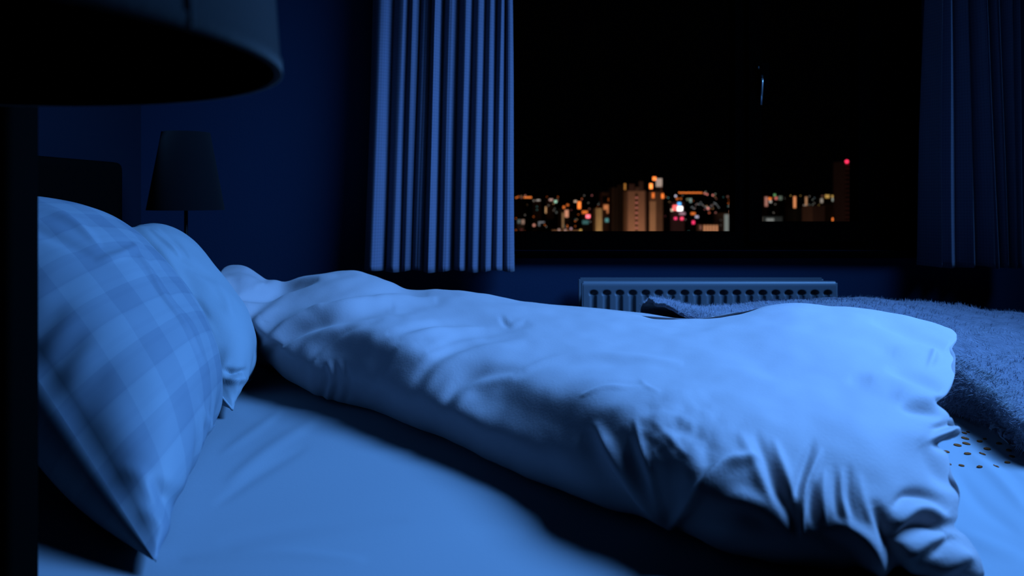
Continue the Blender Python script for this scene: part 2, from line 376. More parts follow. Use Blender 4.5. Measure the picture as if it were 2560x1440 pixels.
folds = [
 ([(600,742),(659,736),(720,722),(790,706)], -.016, 9), ([(640,722),(706,704),(775,700),(830,690)], .008, 10), ([(556,700),(600,700),(660,718)], .010, 14),
 ([(815,775),(887,749),(986,732),(1060,735)], -.012, 10), ([(780,782),(850,770),(920,752)], .008, 9), ([(650,790),(760,742),(860,705),(900,690)], .008, 16),
 ([(650,872),(707,822),(767,792),(866,766),(965,749),(1080,748)], .012, 12), ([(670,885),(725,838),(790,808),(880,784),(975,770)], -.012, 12),
 ([(740,895),(790,850),(850,815),(920,795)], .007, 12), ([(765,912),(815,855),(875,815),(948,798)], -.007, 10), ([(600,800),(650,770),(700,735)], -.008, 14),
 ([(660,840),(640,800),(680,760),(740,730)], .006, 14),
 ([(811,915),(817,950),(803,1000)], -.008, 8), ([(835,905),(842,955),(830,1005)], -.007, 8), ([(858,900),(868,960),(862,1010)], -.006, 8), ([(823,905),(830,950),(817,1000)], .005, 7), ([(790,900),(780,950),(790,990)], .006, 10),
 ([(1008,844),(1060,834),(1124,824),(1200,815)], .008, 9), ([(975,834),(1100,812),(1200,806),(1310,806)], -.010, 9), ([(1020,790),(1090,775),(1180,770),(1300,780)], .005, 16),
 ([(1077,880),(1146,846),(1230,826),(1320,816)], -.010, 10), ([(1060,900),(1120,862),(1200,842)], .006, 10),
 ([(1030,975),(1081,903),(1167,861),(1300,838)], -.007, 13), ([(1055,990),(1110,920),(1200,880),(1300,862)], .006, 14),
 ([(1094,1035),(1146,960),(1232,925),(1300,920)], -.007, 12), ([(1120,1050),(1175,975),(1250,945)], .006, 12), ([(950,960),(990,900),(1040,860)], .006, 18), ([(920,980),(950,920),(990,870)], -.006, 14),
 ([(1250,792),(1266,806),(1280,808)], -.005, 5), ([(1262,795),(1280,808),(1310,802)], .004, 5),
 ([(1290,925),(1371,897),(1465,885),(1583,890),(1701,908)], .004, 6), ([(1290,940),(1371,912),(1465,900),(1583,905),(1690,922)], -.003, 9),
 ([(1455,990),(1512,968),(1560,966),(1610,962)], .004, 5), ([(1460,980),(1520,958),(1600,954)], -.0025, 5), ([(1600,945),(1620,965),(1650,985)], .0022, 4),
 ([(1490,1068),(1540,1150),(1600,1230),(1673,1325)], .024, 16), ([(1460,1090),(1500,1170),(1560,1250),(1620,1310)], -.010, 22),
 ([(1673,1325),(1725,1256),(1772,1204),(1820,1161),(1885,1150)], .024, 13), ([(1588,1050),(1602,1119),(1630,1209),(1660,1290)], .006, 7), ([(1570,1090),(1590,1170),(1620,1230)], -.007, 9),
 ([(1640,1120),(1680,1190),(1690,1250)], -.010, 26), ([(1700,1070),(1760,1110),(1770,1170)], -.009, 20), ([(1690,1040),(1730,1070),(1700,1100)], .004, 10), ([(1640,1060),(1670,1090),(1720,1140)], .004, 9),
 ([(1620,1340),(1740,1300),(1850,1290),(1930,1330)], -.012, 30), ([(1780,1250),(1850,1210),(1930,1240)], -.010, 24),
 ([(1890,1095),(1928,1185),(1965,1260),(1990,1330)], -.012, 13), ([(1850,1090),(1890,1170),(1930,1250)], .007, 12), ([(1935,1110),(1960,1180),(1988,1250)], .009, 10),
 ([(2030,1110),(2006,1176),(1988,1245)], -.010, 10), ([(2050,1130),(2018,1210),(2005,1290),(2005,1340)], .009, 8), ([(2030,1200),(2030,1250),(2035,1310)], -.011, 11), ([(2060,1180),(2058,1240),(2062,1300)], .007, 9),
 ([(2085,1170),(2090,1240),(2100,1300)], -.006, 10), ([(2122,1170),(2122,1230),(2135,1290)], -.008, 10), ([(2105,1180),(2108,1240),(2120,1310)], .006, 8), ([(2150,1190),(2160,1250),(2180,1310)], .005, 9),
 ([(2190,1265),(2215,1330),(2240,1400),(2260,1460)], -.022, 17), ([(2105,1310),(2160,1345),(2195,1400),(2210,1460)], .015, 16), ([(2060,1340),(2120,1390),(2160,1450)], -.014, 20),
 ([(2190,803),(2292,838),(2372,868)], -.012, 13), ([(2230,880),(2300,895),(2360,900)], .009, 15), ([(2226,925),(2292,947),(2350,977)], -.012, 12), ([(2150,948),(2230,955),(2300,990)], .004, 14), ([(2120,945),(2180,950)], -.003, 10),
 ([(2259,1015),(2300,1026),(2345,1043)], -.009, 10), ([(2240,985),(2300,1000),(2350,1012)], .008, 12), ([(2330,1070),(2360,1058),(2385,1034)], -.014, 9), ([(2330,1098),(2355,1085),(2382,1060)], .014, 10),
 ([(2305,1110),(2345,1180),(2375,1220)], -.010, 15), ([(2240,1262),(2275,1238),(2325,1246),(2365,1284)], -.016, 13), ([(2235,1310),(2285,1272),(2330,1276),(2370,1310)], .018, 17),
 ([(2235,1350),(2301,1312),(2360,1322)], -.018, 13), ([(2245,1400),(2310,1352),(2370,1350)], .014, 16), ([(2325,1385),(2350,1360),(2390,1345)], -.014, 9), ([(2330,1430),(2370,1395),(2400,1390)], .012, 16),
 ([(2340,870),(2330,900),(2320,920)], .006, 7), ([(1950,870),(2050,860),(2200,880)], .0025, 14), ([(1930,915),(2050,905),(2150,925)], .0025, 14), ([(2000,935),(2100,920),(2200,935)], .003, 16)]
folds = [(f_[0], f_[1]*((1.1 if f_[0][0][0] < 700 else .7) if f_[0][0][1] < 1040 else .5), f_[2]*1.25) for f_ in folds]
H = stroke_field(P, folds)*vis
sub = P[::2, ::2]
f1 = np.repeat(np.repeat(fbm(sub, 9, 3, 3.1), 2, 0), 2, 1)[:NR, :NC]
def blur(a, k=2):
    for _ in range(k):
        a = (a+np.roll(a, 1, 0)+np.roll(a, -1, 0)+np.roll(a, 1, 1)+np.roll(a, -1, 1))/5
    return a
f2 = np.repeat(np.repeat(fbm(sub, 38, 3, 9.0, (1, 1, .6)), 2, 0), 2, 1)[:NR, :NC]
qx = HX+F*P[..., 0]/P[..., 1]; qy = HY+F*(CZ-P[..., 2])/P[..., 1]
patch = np.exp(-((qx-1690)/130)**2-((qy-1090)/90)**2)
H += blur(f2, 2)*.0045*patch*vis
H += blur(f1, 3)*.005*vis
Pd = P+N*H[..., None]
ppx = HX+F*P[..., 0]/P[..., 1]; ppy = HY+F*(CZ-P[..., 2])/P[..., 1]
edge = np.exp(-((ppx-2385)/45)**2)*vis          # puckered hem at the right end
for (yy0, dx0, w0) in ((1060, .014, 26), (1008, -.014, 14), (1112, -.014, 16), (930, .006, 40), (870, -.006, 14), (1230, .010, 40), (1318, -.010, 18), (1400, .012, 34)):
    Pd[..., 0] += edge*dx0*np.exp(-((ppy-yy0)/w0)**2)
Pd[..., 2] = np.maximum(Pd[..., 2], ZB+.005)
duvet = tag(mesh_obj('duvet', Pd.reshape(-1, 3), grid_faces(NR, NC, True), M['duvet'], None, True),
            'large rumpled white duvet lying rolled back diagonally across the bed', 'duvet')
# ------------------------------------------------------------------ pillows
def pillow(name, corners, T, m, strokes, label, nseg=150, bulge_uv=(1, 1), sag=0.05, seed=0.0, seam=True, near_pw=2.6, back=.55, seam_from=None):
    A_, B_, D_, C_ = [np.array(c, float) for c in corners]      # bottom near, bottom far, top far, top near
    s = np.linspace(0, 1, nseg); t = np.linspace(0, 1, nseg); SS, TT = np.meshgrid(s, t)    # s along, t up
    base = ((1-SS)*(1-TT))[..., None]*A_+(SS*(1-TT))[..., None]*B_+(SS*TT)[..., None]*D_+((1-SS)*TT)[..., None]*C_
    ctr = base.mean((0, 1)); a = 2*SS-1; b = 2*TT-1
    # edges drawn in between the corners
    base = base-(base-ctr)*(sag*((1-a**2)*b**4+(1-b**2)*a**4))[..., None]
    nrm = np.cross(B_-A_, C_-A_); nrm /= np.linalg.norm(nrm)
    if nrm[0] < 0: nrm = -nrm
    pw = np.where(a < 0, near_pw, 2.6)
    prof = (np.clip(1-np.abs(a)**pw, 0, 1)*np.clip(1-np.abs(b)**2.6, 0, 1))**.5
    fr_ = base+nrm*(T*prof)[..., None]; bk_ = base-nrm*(T*back*prof)[..., None]
    nf = grid_normals(fr_)
    if (nf[nseg//2, nseg//2] @ nrm) < 0: nf = -nf
    Hh = stroke_field(fr_, strokes)
    Hh += fbm(fr_, 11, 2, seed)*.004*prof
    # puckers running in from the seams
    for (dist, along) in ((1-np.abs(a), TT), (1-np.abs(b), SS)):
        Hh += .0022*np.exp(-((dist-.07)/.07)**2)*np.sin(along*46+2.5*np.sin(along*13+seed))*np.clip(dist*40, 0, 1)
    fr2 = fr_+nf*(Hh*np.clip(prof*4, 0, 1))[..., None]
    V = np.concatenate([fr2.reshape(-1, 3), bk_.reshape(-1, 3)]); V[:, 2] = np.maximum(V[:, 2], ZB+.005)
    V[:, 0] = np.maximum(V[:, 0], MX0-.012)
    flip = (np.cross(B_-A_, C_-A_) @ nrm) < 0
    fc = grid_faces(nseg, nseg, False, 0, flip)+grid_faces(nseg, nseg, False, nseg*nseg, not flip)
    # seal the seam
    def idx(r, c, o): return o*nseg*nseg+r*nseg+c
    ringi = [(0, c) for c in range(nseg)]+[(r, nseg-1) for r in range(1, nseg)]+[(nseg-1, c) for c in range(nseg-2, -1, -1)]+[(r, 0) for r in range(nseg-2, 0, -1)]
    for i in range(len(ringi)):
        p, q = ringi[i], ringi[(i+1) % len(ringi)]
        fc.append((idx(*p, 0), idx(*p, 1), idx(*q, 1), idx(*q, 0)))
    uv = np.concatenate([np.stack([SS, TT], -1).reshape(-1, 2)]*2)
    o = tag(mesh_obj(name, V, fc, m, None, True, uv), label, 'pillow', 'pillows propped against the headboard')
    if seam:
        rg_ = ringi[::2]
        if seam_from: rg_ = [(r, c) for (r, c) in rg_ if c > seam_from*nseg]      # piping shows on the two long sides and the far end
        rp = [fr2[r, c] for (r, c) in rg_]
        if not seam_from: rp.append(rp[0])
        rp = rp[:len(rp)]
        rp = [(p[0], p[1], max(p[2], ZB+.004)) for p in rp]
        tube('piping', rp, .0022, m, o, 7)
    return o

p1_strokes = [([(60,520),(130,530),(190,560),(245,610)], .006, 12), ([(60,560),(150,600),(230,640)], -.004, 16),
 ([(330,600),(400,720),(470,830),(520,930)], .0035, 7), ([(345,590),(415,700),(490,815)], -.003, 7),
 ([(250,650),(300,640),(350,610)], .004, 12), ([(370,1200),(430,1250),(450,1310)], -.008, 24), ([(350,1270),(400,1310),(420,1370)], .008, 20), ([(300,1170),(360,1200),(400,1260)], .004, 22),
 ([(500,1000),(530,1100),(525,1200),(510,1300)], .004, 8)]
pillow('pillow', [(-.345, .775, .515), (-.462, 1.24, .515), (-.735, 1.40, .785), (-.87, 1.15, .875)], .130, M['plaid'], p1_strokes,
       'nearest propped pillow, white with a tone-on-tone check weave', seed=1.0, back=.9, near_pw=1.9, seam_from=.12)
p2_strokes = [([(380,580),(420,610),(450,640)], .004, 6), ([(400,575),(440,605),(470,640)], -.004, 6), ([(440,640),(520,700),(560,760)], -.005, 12), ([(460,740),(490,760),(520,800)], -.004, 12),
 ([(560,925),(590,930),(612,925)], -.010, 6), ([(550,945),(585,952),(612,945)], .009, 9), ([(480,680),(540,720),(580,790)], .006, 14), ([(350,570),(420,650),(470,740),(530,830)], .004, 14)]
pillow('pillow', [(-.465, 1.33, .515), (-.505, 1.55, .515), (-.78, 1.70, .80), (-.77, 1.44, .79)], .10, M['pillow_plain'], p2_strokes,
       'plain white pillow standing behind the checked one, beside the duvet', seed=5.0)

# ------------------------------------------------------------------ fleece blanket
BL = [
 [(1735,806,1.57),(1700,784,1.59),(1655,760,1.64),(1625,748,1.74),(1613,754,1.84)],
 [(1850,830,1.50),(1830,795,1.55),(1800,780,1.62),(1785,768,1.72),(1790,770,1.84)],
 [(2050,900,1.42),(2030,840,1.47),(1990,790,1.56),(1960,760,1.70),(1950,750,1.84)],
 [(2340,985,1.36),(2330,940,1.38),(2280,850,1.48),(2230,780,1.66),(2200,749,1.84)],
 [(2465,1030,1.26),(2450,985,1.26),(2420,900,1.36),(2400,820,1.58),(2380,766,1.84)],
 [(2620,1120,1.10),(2600,1060,1.10),(2600,960,1.22),(2600,850,1.5),(2600,786,1.84)]]
bc = []
for col in BL:
    pts = [at(*p) for p in col]; n0 = pts[0].copy(); n0[1] += .05; n0[0] += .03; n0[2] = ZB+.012
    t0 = pts[0].copy(); t0[2] = max(ZB+.012, t0[2]-.02); t0[1] += .015
    e1 = pts[-1]+np.array([0, .07, -.03]); e2 = pts[-1]+np.array([0, .085, -.20])
    bc.append([n0, t0]+pts+[e1, e2])
for dx, dz in ((.18, .0), (.30, -.05), (.32, -.28)):
    l = [p+np.array([dx, 0, dz]) for p in bc[5]]; bc.append(l)
BA = np.swapaxes(np.array(bc), 0, 1); BR, BC = 170, 300
PB = dense(BA, BR, BC); NB = grid_normals(PB)
if NB[BR//2, BC//2, 2] < 0: NB = -NB
bf = [([(2430,850),(2500,870),(2570,860)], -.006, 10), ([(2440,830),(2500,845),(2570,835)], .006, 12), ([(2400,890),(2480,930),(2560,910)], .005, 16), ([(2420,915),(2500,960),(2560,950)], -.005, 12),
      ([(1640,765),(1700,790),(1760,800)], .006, 10), ([(1800,775),(1900,768),(2000,770)], -.004, 8), ([(2100,760),(2250,775),(2400,800)], .005, 10), ([(2120,772),(2250,790),(2360,815)], -.005, 8)]
HB = stroke_field(PB, bf)+fbm(PB, 14, 3, 2.0)*.006
PB = PB+NB*HB[..., None]
PB[..., 2] = np.where((PB[..., 1] < MY1+.01) & (PB[..., 0] < MX1+.01), np.maximum(PB[..., 2], ZB+.009), PB[..., 2])
blanket = tag(mesh_obj('fleece_blanket', PB.reshape(-1, 3), grid_faces(BR, BC), M['blanket'], None, True),
              'fluffy grey throw blanket spread over the foot of the bed behind the duvet', 'blanket')
sm = blanket.modifiers.new('thickness', 'SOLIDIFY'); sm.thickness = .008; sm.offset = -1
# pile of the blanket
rng = np.random.RandomState(3); nf_ = 60000
rr = rng.uniform(6, BR-2, nf_).astype(int); cc = rng.uniform(0, BC-2, nf_).astype(int)
jit = rng.uniform(-.004, .004, (nf_, 3)); root = PB[rr, cc]+jit*np.array([1, 1, .1]); nn = NB[rr, cc]
flow = np.stack([np.cos(root[:, 0]*9+root[:, 1]*6), np.sin(root[:, 1]*11+root[:, 0]*5), np.zeros(nf_)], -1)
d = nn*rng.uniform(.3, 1.0, (nf_, 1))+flow*.8+rng.normal(0, .5, (nf_, 3)); d /= np.linalg.norm(d, axis=1, keepdims=True)
ln = rng.uniform(.005, .013, (nf_, 1)); side = np.cross(d, nn); side /= np.maximum(np.linalg.norm(side, axis=1, keepdims=True), 1e-6); wv = .00045
tip = root+d*ln; tip[:, 2] -= ln[:, 0]*.15
FV = np.stack([root-side*wv, root+side*wv, tip], 1).reshape(-1, 3)
me = bpy.data.meshes.new('pile'); me.from_pydata(FV.tolist(), [], np.arange(nf_*3).reshape(-1, 3).tolist()); me.materials.append(M['fibre'])
pile = bpy.data.objects.new('pile', me); C.objects.link(pile); pile.parent = blanket; pile['kind'] = 'stuff'

# ------------------------------------------------------------------ curtains
def curtain(name, peaks, zb_py, Y0, label, hem_label=None, ztop=2.42, amp=.036, crest=2.0, jitter=1.0):
    """peaks: list of (px_at_top_of_frame, px_at_bottom, depth factor)"""
    nz = 120; K = len(peaks); per = 26; nt_ = K*per+1
    zbot = CZ-(zb_py-HY)*Y0/F; ztf = CZ+HY*Y0/F
    V = np.zeros((nz, nt_, 3)); UV = np.zeros((nz, nt_, 2))
    for k in range(nz):
        z = zbot+(ztop-zbot)*k/(nz-1); g = (z-zbot)/(ztf-zbot)        # 0 bottom, 1 frame top
        px = [b+(t-b)*min(g, 1.4)+3.0*jitter*math.sin(3.1*g+i*1.7)*g*(1-min(g, 1)) for i, (t, b, a) in enumerate(peaks)]
        xk = np.array([(p-HX)*Y0/F for p in px])
        xk = np.concatenate([[2*xk[0]-xk[1]], xk, [2*xk[-1]-xk[-2]]]); am = np.concatenate([[peaks[0][2]], [p[2] for p in peaks], [peaks[-1][2]]])
        tt = np.linspace(0.5, K+.5, nt_)
        xi = np.interp(tt, np.arange(K+2), xk); aa = np.interp(tt, np.arange(K+2), am); loc = np.interp(tt, np.arange(K+2), np.gradient(xk))
        ph = 2*np.pi*tt
        cs = 1-2*((1-np.cos(ph))/2)**crest; yy = Y0-amp*aa*cs*(0.8+.25*np.sin(2*z+tt))-.006*np.sin(3*z+tt*1.3)
        xx = xi-loc*.10*np.sin(2*ph)*aa + loc*.10*np.sin(ph)*np.clip(aa, 0, 1)
        V[k, :, 0] = xx; V[k, :, 1] = yy; V[k, :, 2] = z+(.003*np.sin(tt*2.1) if k == 0 else 0)
    L = np.concatenate([[0], np.cumsum(np.hypot(np.diff(V[0, :, 0]), np.diff(V[0, :, 1])))])
    UV[..., 0] = L[None]; UV[..., 1] = V[..., 2]
    o = mesh_obj(name, V.reshape(-1, 3), grid_faces(nz, nt_), M['curtain'], None, True, UV.reshape(-1, 2))
    tag(o, label, 'curtain', 'curtains hanging beside the window')
    s = o.modifiers.new('thickness', 'SOLIDIFY'); s.thickness = .0022
    # hem of its own: a doubled strip at the foot
    hv = V[0:5].copy(); nh = grid_normals(hv)
    if nh[0, nt_//2, 1] > 0: nh = -nh
    return o, V
peaksL = [(958,936,1.0),(1011,987,1.0),(1036,1015,.8),(1066,1043,.35),(1091,1073,1.05),(1129,1112,.75),(1167,1151,1.0),(1200,1183,1.0),(1228,1216,1.0),(1255,1243,.85),(1273,1272,.4)]
curL, VL = curtain('curtain', peaksL, 677, 2.135, 'pale blue-grey pleated curtain hanging left of the window, lit along its folds')
peaksR = [(2344,2334,1.0),(2370,2375,.5),(2402,2425,.9),(2440,2470,1.0),(2458,2485,.5),(2474,2500,.8),(2486,2512,.5),(2514,2525,.9),(2535,2540,.9)]
curR, VR = curtain('curtain', peaksR, 668, 2.135, 'dim dark blue pleated curtain hanging right of the window', jitter=-1.6, amp=.046, crest=.75)
rod = tube('curtain_rod', [(-.50, 2.135, 2.44), (1.50, 2.135, 2.44)], .012, M['black_metal'], None, 12)
tag(rod, 'black metal curtain rod above the window carrying both curtains', 'curtain rod')
for x in (-.46, .5, 1.46):
    boxes('bracket', [((x-.01, 2.125, 2.43), (x+.01, WY, 2.45))], M['black_metal'], rod)

# ------------------------------------------------------------------ radiator
rf, rb = 2.06, 2.155
rx0, rx1 = (1457-HX)*rf/F, (2092-HX)*rf/F; rzt, rzb = CZ-(704-HY)*rf/F, 0.15
rad = empty('radiator', ((rx0+rx1)/2, 2.12, 0), 'white double-panel radiator with pressed channels mounted on the wall under the window', 'radiator')
dimx = [(1483.6+i*32.53-HX)*rf/F for i in range(19)]
def panel(name, yf, facing):
    nx, nz = 420, 90
    X = np.linspace(rx0+.002, rx1-.002, nx)
    zs = np.concatenate([np.linspace(rzb+.01, rzt-.060, 40), np.linspace(rzt-.059, rzt-.012, 42), rzt-.012+.012*np.sin(np.linspace(.1, 1, 8)*math.pi/2)]); nz = len(zs)
    XX, ZZ = np.meshgrid(X, zs); dep = np.zeros_like(XX)
    ztop = rzt-.0225; zlow = rzb+.05
    for k, dx in enumerate(dimx):
        q = np.hypot(XX-dx, np.maximum(0, np.maximum(ZZ-(ztop-.008), zlow-ZZ)))
        dep = np.maximum(dep, .0075/(1+np.exp((q-.0062)/.0009)))
        q2 = np.hypot((XX-dx)/1.3, (ZZ-(ztop-.008)))
        dep = np.maximum(dep, .011/(1+np.exp((q2-.0068)/.0008)))
    YY = yf+facing*dep
    lip = np.clip((ZZ-(rzt-.012))/.012, 0, 1); YY += facing*.007*(1-np.sqrt(np.clip(1-lip**2, 0, 1)))
    V = np.stack([XX, YY, ZZ], -1)
    bk = yf+facing*.014
    V = V.reshape(-1, 3).tolist(); fc = grid_faces(nz, nx)
    # back sheet + edges
    b0 = len(V); V += [(X[0], bk, zs[0]), (X[-1], bk, zs[0]), (X[-1], bk, zs[-1]), (X[0], bk, zs[-1])]; fc.append((b0, b0+3, b0+2, b0+1))
    fc.append(tuple([b0+3]+[(nz-1)*nx+i for i in range(0, nx)][::1]+[b0+2])[::-1]); fc.append(tuple([b0+0]+list(range(nx))+[b0+1]))
    fc.append(tuple([b0+0]+[r*nx for r in range(nz)]+[b0+3])[::-1]); fc.append(tuple([b0+1]+[r*nx+nx-1 for r in range(nz)]+[b0+2]))
    o = mesh_obj(name, V, fc, M['radiator'], rad, True)
    md = o.modifiers.new('sharp', 'EDGE_SPLIT'); md.split_angle = math.radians(40)
    return o
panel('front_panel', rf, 1); panel('rear_panel', rb+.014, -1)
for x in (rx0, rx1):
    boxes('side_seam', [((x-.0025, rf+.001, rzb), (x+.0025, rf+.014, rzt-.004)), ((x-.0025, rb, rzb), (x+.0025, rb+.013, rzt-.004))], M['radiator'], rad, bevel=.001)
# convector fins between the panels
fv, ff = [], []
k = 0; x = rx0+.02
while x < rx1-.02:
    a, b = box_vf((x, rf+.016, rzb+.04), (x+.0015, rb-.002, rzt-.03), len(fv)); fv += a; ff += b; x += .012
fin = mesh_obj('convector_fins', fv, ff, M['radiator'], rad); fin['kind'] = 'stuff'
for x in (rx0+.08, rx1-.08): boxes('wall_bracket', [((x-.015, rb+.012, rzt-.2), (x+.015, WY, rzt-.12))], M['radiator'], rad)
tube('pipe', [(rx1-.03, (rf+rb)/2, rzb+.02), (rx1-.03, (rf+rb)/2, .0)], .008, M['steel'], rad); tube('pipe', [(rx0+.03, (rf+rb)/2, rzb+.02), (rx0+.03, (rf+rb)/2, .0)], .008, M['steel'], rad)

# ------------------------------------------------------------------ lamps
lc = (-.372, .424); rr0 = .240; zr = CZ+.0752
la = empty('floor_lamp', (lc[0], lc[1], 0), 'large dark tapered lamp shade hanging over the near pillow at the top left corner', 'lamp')
lathe('lamp_shade', [(rr0, 0), (rr0*.985, .05), (rr0*.93, .20), (rr0*.86, .36)], [M['shade']], (lc[0], lc[1], zr), la, 128)
lathe('shade_lining', [(rr0*.977, .003), (rr0*.95, .05), (rr0*.89, .22), (rr0*.835, .36)], M['shade_in'], (lc[0], lc[1], zr), la, 96)
tube('shade_seam', [(lc[0]+(rr0+.0008-.1*rr0*g/.36*1.05)*math.cos(-.30), lc[1]+(rr0+.0008-.1*rr0*g/.36*1.05)*math.sin(-.30), zr+g) for g in np.linspace(.0, .35, 12)], .0015, M['shade'], la, 6)
lathe('rim_band', [(rr0*1.003, .006), (rr0*1.003, -.001), (rr0*.985, -.001)], M['shade'], (lc[0], lc[1], zr), la, 128)
tube('pole', [(lc[0], lc[1], .02), (lc[0], lc[1], zr+.34)], .010, M['black_metal'], la, 16)
lathe('base', [(.0001, .026), (.05, .024), (.125, .016), (.13, .008), (.13, 0), (.0001, 0)], M['black_metal'], (lc[0], lc[1], 0), la, 48)
for k in range(3):
    a = k*2*math.pi/3; tube('spider_arm', [(lc[0], lc[1], zr+.33), (lc[0]+rr0*.86*math.cos(a), lc[1]+rr0*.86*math.sin(a), zr+.345)], .003, M['black_metal'], la, 8)
lathe('bulb', [(.0001, .11), (.02, .10), (.032, .07), (.028, .035), (.014, .0), (.0001, -.005)], bulb_glass(), (lc[0], lc[1], zr+.17), la, 24)

ty = 1.93; tc_ = at(465, 525, ty); tr = 92*ty/F
tl = empty('table_lamp', (tc_[0], tc_[1], .50), 'small black table lamp with a tapered shade on the far nightstand', 'lamp')
th = (525-331)*ty/F
lathe('lamp_shade', [(tr, 0), (tr*.62, th), (tr*.60, th), (tr*.98, 0), (tr, 0)], M['shade_small'], (tc_[0], tc_[1], tc_[2]), tl, 64)
tube('stem', [(tc_[0], tc_[1], .51), (tc_[0], tc_[1], tc_[2]+th*.95)], .0045, M['black_metal'], tl, 12)
lathe('base', [(.0001, .018), (.03, .016), (.055, .010), (.058, .0), (.0001, 0)], M['black_metal'], (tc_[0], tc_[1], .50), tl, 32)
lathe('bulb', [(.0001, .06), (.015, .055), (.022, .04), (.018, .02), (.008, .0)], bulb_glass(), (tc_[0], tc_[1], tc_[2]+.06), tl, 20)

ns = empty('nightstand', (-.79, 2.03, 0), 'dark wooden nightstand in the corner beneath the small lamp', 'nightstand')
ny0, ny1, nx0, nx1 = 1.915, 2.17, -.985, -.64
boxes('cabinet', [((nx0, ny0+.008, .12), (nx1-.008, ny1, .478))], M['dark_wood'], ns, bevel=.004)
boxes('tabletop', [((nx0-.01, ny0, .478), (nx1+.008, ny1+.01, .50))], M['dark_wood'], ns, bevel=.004)
for z0 in (.14, .31):
    d_ = boxes('drawer', [((nx1-.008, ny0+.02, z0), (nx1+.004, ny1-.012, z0+.155))], M['dark_wood'], ns, bevel=.003)
    boxes('knob', [((nx1+.004, (ny0+ny1)/2-.012, z0+.07), (nx1+.018, (ny0+ny1)/2+.012, z0+.085))], M['steel'], d_, bevel=.003)
for x in (nx0+.03, nx1-.04):
    for y in (ny0+.04, ny1-.03): tube('leg', [(x, y, 0), (x, y, .125)], [.01, .014], M['dark_wood'], ns, 10)

# ------------------------------------------------------------------ city at night beyond the glass
def terr(Y): return .05*Y-90.0
def ray_ground(px, py):
    k = (py-HY)/F; Y = 90.87/(.05+k); return at(px, py, Y)
gx = np.linspace(-900, 2600, 50); gy = np.linspace(300, 2050, 40); GX, GY = np.meshgrid(gx, gy)
GZ = terr(GY)+np.vectorize(lambda a, b: 2.5*noise.noise(Vector((a/120, b/120, 0))))(GX, GY)-2.5
M['ground'] = mat('hill_ground', (0.02, 0.022, 0.018), 1.0, 0.0, bump=(.05, .5, 1))
g = tag(mesh_obj('city_ground', np.stack([GX, GY, GZ], -1).reshape(-1, 3), grid_faces(40, 50), M['ground'], None, True), 'dark hillside on which the distant city stands', 'hillside'); g['kind'] = 'structure'

emis = {}
def em(col, s):
    k = (col, s)
    if k not in emis: emis[k] = mat('lit_%d' % len(emis), (0.02, 0.02, 0.02), 0.6, 0.1, emit=col, estr=s)
    return emis[k]
WARM, ORANGE, WHITE, PINK, RED, TEAL, YEL, BLUE = (1, .55, .25), (1, .22, .04), (1, .9, .8), (1, .2, .18), (1, .02, .05), (.25, .75, .75), (1, .6, .15), (.1, .45, 1)
concrete = {}
def conc(c):
    if c not in concrete: concrete[c] = mat('facade_%d' % len(concrete), c, .9, .1, var=(.15, tuple(v*.75 for v in c)), k=1)
    return concrete[c]
def prect(p0_, p1_, t, b, Y, depth=.6):          # a slab standing on a facade, given its outline at distance Y
    a = at(p0_, b, Y); c = at(p1_, t, Y); return ((a[0], Y-depth, a[2]), (c[0], Y, c[2]))
def building(name, x0, x1, top, Y, col, label, extra=(), lit=None, nlit=0, floors=0, seed=1, depth=22):
    a = at(x0, top, Y); b = at(x1, top, Y)
    e = empty(name, ((a[0]+b[0])/2, Y+depth/2, terr(Y)-3), label, 'building', 'night city beyond the window')
    boxes('wall', [((a[0], Y, terr(Y)-6), (b[0], Y+depth, a[2]))], conc(col), e)
    rg = random.Random(seed)
    boxes('roof_parapet', [((a[0]-.3, Y-.3, a[2]), (b[0]+.3, Y+.6, a[2]+.5))], conc(tuple(v*.7 for v in col)), e)
    for (nm, p0_, p1_, t_, b_, m_) in extra:
        boxes(nm, [prect(p0_, p1_, t_, b_, Y)], m_, e)
    if nlit:
        cols_ = max(2, int((x1-x0)/3.6)); rows_ = max(3, int((582-top)/4.2)); cells = [(i, j) for i in range(cols_) for j in range(rows_)]
        rg.shuffle(cells)
        for (i, j) in cells[:nlit]:
            cx = x0+(i+.5)*(x1-x0)/cols_; cy = top+3+j*4.2; c_, s_ = rg.choice(lit)
            boxes('lit_window', [prect(cx-.8, cx+.8, cy, cy+1.7, Y, .3)], em(c_, s_), e)
    return e
dk, br, tan, gy_ = (.12, .09, .08), (.30, .19, .15), (.50, .36, .27), (.22, .22, .22)
dimw = [(ORANGE, .9), (WARM, .7), (WHITE, .35), (TEAL, .35), (ORANGE, 1.6)]
building('apartment_block', 1284, 1318, 500, 820, dk, 'black block at the left edge of the skyline beside the curtain', lit=dimw, nlit=4, seed=2)
building('apartment_block', 1332, 1353, 500, 860, br, 'dim brown twin block with white roof lights, left one', [('roof_light', 1341, 1350, 499, 502, em(WHITE, .45)), ('roof_light', 1333, 1336, 500, 503, em(WHITE, .3))], dimw, 3, seed=3)
building('apartment_block', 1365, 1386, 497, 850, br, 'dim brown twin block with a green rooftop lamp, right one', [('roof_light', 1373, 1382, 497, 502, em((1, .6, .5), .5)), ('roof_light', 1386, 1392, 501, 507, em((.5, .95, .7), .9)), ('lit_sign', 1363, 1366, 517, 533, em(WARM, .6))], dimw, 4, seed=4)
building('low_block', 1293, 1311, 549, 700, gy_, 'low grey block with a pale roof edge at the lower left', [('lit_panel', 1294, 1301, 549, 558, em((.6, .75, .7), .14)), ('lit_panel', 1304, 1311, 549, 560, em((1, .6, .45), .28))], [(PINK, .3)], 3, seed=5)
